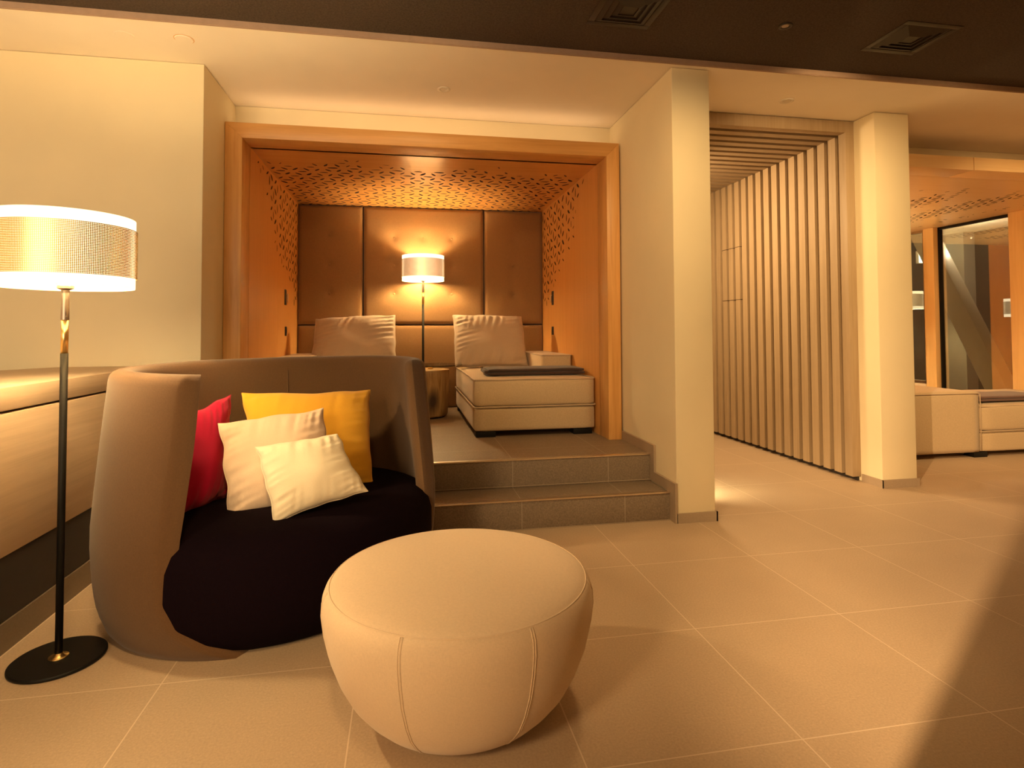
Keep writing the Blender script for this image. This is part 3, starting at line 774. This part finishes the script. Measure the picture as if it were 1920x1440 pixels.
bx(bm,(1.8435,YS+0.05,ZS+0.05),(XSF+0.004,8.1,ZS+0.07),1)
obj('ceiling_slats', bm, ['slat_x','slat_back'], sc_)
bm = new(); bx(bm,(XSF-0.0,YS+0.02,0.0),(3.3955,8.1,0.036)); obj('shadow_gap', bm, 'toe', sc_)
for z in (1.988,1.452):
    bm = new()
    for yy in (5.308,5.4295,5.551): bx(bm,(XSF-0.0462,yy-0.002,z-0.0025),(XSF-0.02,yy+0.082,z+0.0025))
    bx(bm,(XSF-0.021,5.306,z-0.002),(XSF+0.003,5.633,z+0.002))
    obj('hatch_joint', bm, 'hole', sc_)

# step light in the corridor side of the middle wall
bm = new(); bx(bm,(1.8425,3.745,0.20),(1.850,3.855,0.285)); bx(bm,(1.850,3.755,0.210),(1.8515,3.845,0.275),1)
struct('trim_step_light', bm, ['fixture','diffuser'])
light('floor_washer_light','SPOT',(1.862,3.80,0.243),17,(1.0,0.80,0.42),0.03,(2.12,3.84,0.0),1.9,1.0)

# ------------------------------------------------------------------ ceiling fixtures
def vent(x0,x1,y0,y1,label):
    t = thing('ceiling_vent', label, 'vent', ((x0+x1)/2,(y0+y1)/2,ZD), 0, 'square vents in the dark ceiling')
    bm = new(); z = ZD; w_ = 0.035
    for a,b_ in (((x0,y0),(x1,y0+w_)),((x0,y1-w_),(x1,y1)),((x0,y0+w_),(x0+w_,y1-w_)),((x1-w_,y0+w_),(x1,y1-w_))): bx(bm,(a[0],a[1],z-0.003),(b_[0],b_[1],z))
    obj('frame', bm, 'vent', t, bevel=0.001)
    cx_,cy_ = (x0+x1)/2,(y0+y1)/2; h0 = (x1-x0)/2-w_; h1 = (y1-y0)/2-w_
    for k,s in enumerate((0.98,0.74,0.5)):
        bm = new(); o_ = [(cx_+sx*h0*s,cy_+sy*h1*s,z-0.001) for sx,sy in ((-1,-1),(1,-1),(1,1),(-1,1))]
        i_ = [(cx_+sx*(h0*s-0.026),cy_+sy*(h1*s-0.026),z-0.010) for sx,sy in ((-1,-1),(1,-1),(1,1),(-1,1))]
        A = [bm.verts.new(p) for p in o_]; B = [bm.verts.new(p) for p in i_]
        A2 = [bm.verts.new((p[0],p[1],p[2]+0.003)) for p in o_]; B2 = [bm.verts.new((p[0],p[1],p[2]+0.003)) for p in i_]
        for i in range(4):
            j = (i+1)%4
            for q in ((A[i],A[j],B[j],B[i]),(A2[i],B2[i],B2[j],A2[j]),(A[i],A2[i],A2[j],A[j]),(B[i],B[j],B2[j],B2[i])): bm.faces.new(q)
        obj('louvre', bm, 'vent', t)
    bm = new(); s = 0.28; bx(bm,(cx_-h0*s,cy_-h1*s,z-0.006),(cx_+h0*s,cy_+h1*s,z-0.004)); obj('centre_plate', bm, 'vent', t)
vent(2.617,2.965,2.575,2.905,'square black vent in the dark ceiling above the pillar')
vent(0.945,1.290,2.565,2.895,'square black vent cut off by the top edge of the photo')
def downlight(x,y,z,r,label,m_='fixture',name='downlight'):
    t = thing(name,label,'downlight',(x,y,z))
    bm = new(); lathe(bm,[(r,0),(r,-0.004),(r*0.8,-0.006),(r*0.55,-0.004),(r*0.5,0.0)],(x,y,z),32); obj('trim_ring', bm, m_, t, smooth=True)
    bm = new(); lathe(bm,[(0,-0.003),(r*0.5,-0.003),(r*0.5,0),(0,0)],(x,y,z),24); obj('lens', bm, 'fixture' if m_!='vent' else 'dark_metal', t)
downlight(0.252,3.785,ZC,0.042,'small white downlight in the ceiling above the steps')
downlight(2.630,3.582,ZC,0.048,'small white downlight in the ceiling before the slatted corridor')
downlight(2.008,2.735,ZD,0.036,'small dark spotlight in the dark ceiling between the vents','vent')
def cover(x,y,label,open_):
    t = thing('ceiling_speaker', label, 'ceiling speaker', (x,y,ZC), 0)
    bm = new(); lathe(bm,[(0,-0.006 if open_ else -0.0025),(0.044,-0.006 if open_ else -0.0025),(0.047,-0.001),(0.047,0)],(x,y,ZC),40); obj('cover', bm, 'ceil', t, smooth=False)
    if open_:
        bm = new(); lathe(bm,[(0.047,-0.0012),(0.0505,-0.0012),(0.0505,0),(0.047,0)],(x,y,ZC),40); obj('gap_ring', bm, 'oak_v', t)
cover(-1.490,3.376,'flush round ceiling cover, leftmost of the two above the drum lamp',False)
cover(-1.189,3.365,'round ceiling cover with a dark crescent gap, nearer the wall corner',True)

# ------------------------------------------------------------------ right-hand lounge
XW = 6.97
lg = thing('oak_canopy', 'oak ceiling canopy with perforated pattern over the right-hand lounge', 'canopy', (5.3,YF,2.5))
ZL = 2.489
obj('fascia', box((3.692,YF,ZL),(4.738,4.30,2.598)), 'oak_lx', lg, bevel=0.001)
obj('fascia', box((4.745,YF,ZL),(7.2,4.30,2.598)), 'oak_lx', lg, bevel=0.001)
bm = new(); bx(bm,(3.692,4.304,ZL),(XW+0.1,7.76,ZL+0.03))
def d2(u,v):
    x,y = 3.692+u,4.304+v
    lim = 4.42+0.35*(0.5+0.5*math.sin(x*7.0)); 
    band = 0.55+0.75*math.sin(x*9.5+0.6)
    fx = 1-max(0,(x-6.3)/0.45)
    d_ = max(0,min(0.9,(y-lim)/0.7))*max(0,min(1,band))*fx*1.1
    return d_ if d_>0.02 else -1
petals(bm, lambda u_,v_: (3.692+u_,4.304+v_,ZL-0.0012), XW-3.7, 2.9, d2, a=0.15, seed=21)
obj('ceiling_panel', bm, ['oak_lx','hole'], lg)
bm = new(); bx(bm,(3.700,4.33,0),(3.73,7.75,ZL)); bx(bm,(3.73,7.735,0),(4.72,7.765,ZL))
obj('wall_lining', bm, ['oak_pv'], lg)
obj('dark_panel', box((4.74,7.72,0),(XW-0.02,7.765,ZL)), 'dark_panel', lg)
# windows on the far side
bm = new(); bx(bm,(XW-0.08,6.49,0),(XW+0.06,6.645,ZL)); struct('trim_window_post', bm, 'oak_light', bevel=0.003)
bm = new(); bx(bm,(XW-0.08,5.25,0),(XW+0.06,5.525,ZL)); struct('trim_window_post_near', bm, 'oak_light', bevel=0.003)
bm = new(); bx(bm,(XW-0.02,6.665,0.0),(XW+0.05,6.700,ZL),0); struct('trim_window_dark', bm, 'black')
def window(n,y0,y1,z0,z1):
    w_ = bpy.data.objects.new('window_%d'%n,None); C.objects.link(w_); w_.location = (XW,(y0+y1)/2,0); w_['kind'] = 'structure'; INV[w_.name] = Matrix.Translation(w_.location).inverted()
    bm = new(); d0,d1 = XW-0.01,XW+0.05
    for a,b_ in (((y0,z0),(y1,z0+0.04)),((y0,z1-0.03),(y1,z1)),((y0,z0),(y0+0.022,z1)),((y1-0.022,z0),(y1,z1))): bx(bm,(d0,a[0],a[1]),(d1,b_[0],b_[1]))
    obj('window_frame', bm, 'steel' if n==1 else 'black', w_)
    obj('pane', box((XW+0.015,y0+0.02,z0+0.04),(XW+0.021,y1-0.02,z1-0.03)), 'glass', w_)
window(1,6.70,7.75,0.40,ZL)
window(2,5.525,6.49,0.16,ZL)
window(3,4.33,5.25,0.16,ZL)
struct('wall_under_windows', box((XW-0.03,4.33,0),(XW+0.06,7.75,0.16)), 'grey_wall')
bm = new(); bx(bm,(XW-0.04,6.70,0.16),(XW+0.05,7.75,0.30)); bx(bm,(XW-0.03,6.70,0.31),(XW+0.05,7.75,0.40)); struct('trim_window_sill', bm, 'fixture', bevel=0.002)

# lounge sofa
t = thing('corner_sofa', 'low beige linen sofa with square arm under the lounge windows', 'sofa', (5.2,4.9,0))
bm = new(); soft_box(bm,(3.98,4.330,0.045),(5.040,5.40,0.590),0.022,0.006,12); am = obj('armrest', bm, 'sofa', t, smooth=True)
bm = new(); rect_pipe(bm,3.98,5.043,4.328,5.40,0.572,0.005,0.02); tube(bm,[(5.041,4.329,0.06),(5.043,4.328,0.30),(5.041,4.329,0.565)],0.004,6); obj('piping', bm, 'piping', am, smooth=True)
bm = new(); soft_box(bm,(5.052,4.345,0.045),(6.78,5.50,0.222),0.02,0.003); obj('base', bm, 'sofa', t, smooth=True)
bm = new(); soft_box(bm,(5.052,4.338,0.226),(6.78,5.50,0.462),0.03,0.016,14); cu = obj('seat_cushion', bm, 'sofa', t, smooth=True)
bm = new(); rect_pipe(bm,5.050,6.783,4.335,5.50,0.230,0.006); rect_pipe(bm,5.054,6.778,4.342,5.50,0.452,0.005,wave=0.01); obj('piping', bm, 'piping', cu, smooth=True)
for fx,fy in ((4.99,4.35),(4.05,4.35),(6.6,4.35),(6.6,5.3),(4.05,5.2)): obj('foot', box((fx,fy,0),(fx+0.14,fy+0.1,0.046)), 'black', t, bevel=0.002)
fold('folded_throw',5.075,5.95,4.42,4.80,0.480,0.046,2,'throw2','plum brown folded throw on the low sofa under the lounge windows')

# ------------------------------------------------------------------ beyond the glass
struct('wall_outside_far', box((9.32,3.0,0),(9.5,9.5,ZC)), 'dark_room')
struct('wall_outside_pier', box((9.1,8.02,0),(9.32,8.50,ZC)), 'grey_wall')
light('outside_fill_light','POINT',(8.3,7.2,2.5),22,(1.0,0.75,0.5),0.012)  # added fill so the grey pier behind the glass shows
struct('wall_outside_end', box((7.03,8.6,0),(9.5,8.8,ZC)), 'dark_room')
bm = new()
def bar(bm,p,q,w_,d_):
    p,q = Vector(p),Vector(q); s = Vector((0,w_,0)); e = Vector((d_,0,0))
    A = [bm.verts.new(x) for x in (p-s-e,p+s-e,p+s+e,p-s+e)]; B = [bm.verts.new(x) for x in (q-s-e,q+s-e,q+s+e,q-s+e)]
    bm.faces.new(A); bm.faces.new(B[::-1])
    for i in range(4): bm.faces.new((A[i],A[(i+1)%4],B[(i+1)%4],B[i]))
bar(bm,(7.85,6.28,0.0),(7.85,7.55,2.6),0.16,0.10)
o = obj('slanted_column', bm, 'fixture', bevel=0.01); tag(o,'pale slanted concrete column seen through the lounge window','column')
sg = thing('exit_sign','small glowing white-green sign seen through the leftmost lounge window','sign',(8.9,8.62,2.2))
obj('housing', box((8.76,8.55,2.28),(9.06,8.598,2.50)), 'fixture', sg, bevel=0.004)
obj('lit_face', box((8.775,8.545,2.29),(9.045,8.549,2.49)), 'sign', sg)
L4 = dup(L1,(8.05,8.10,0),0.3,'floor lamp glowing beyond the leftmost lounge window',scale=1.12)
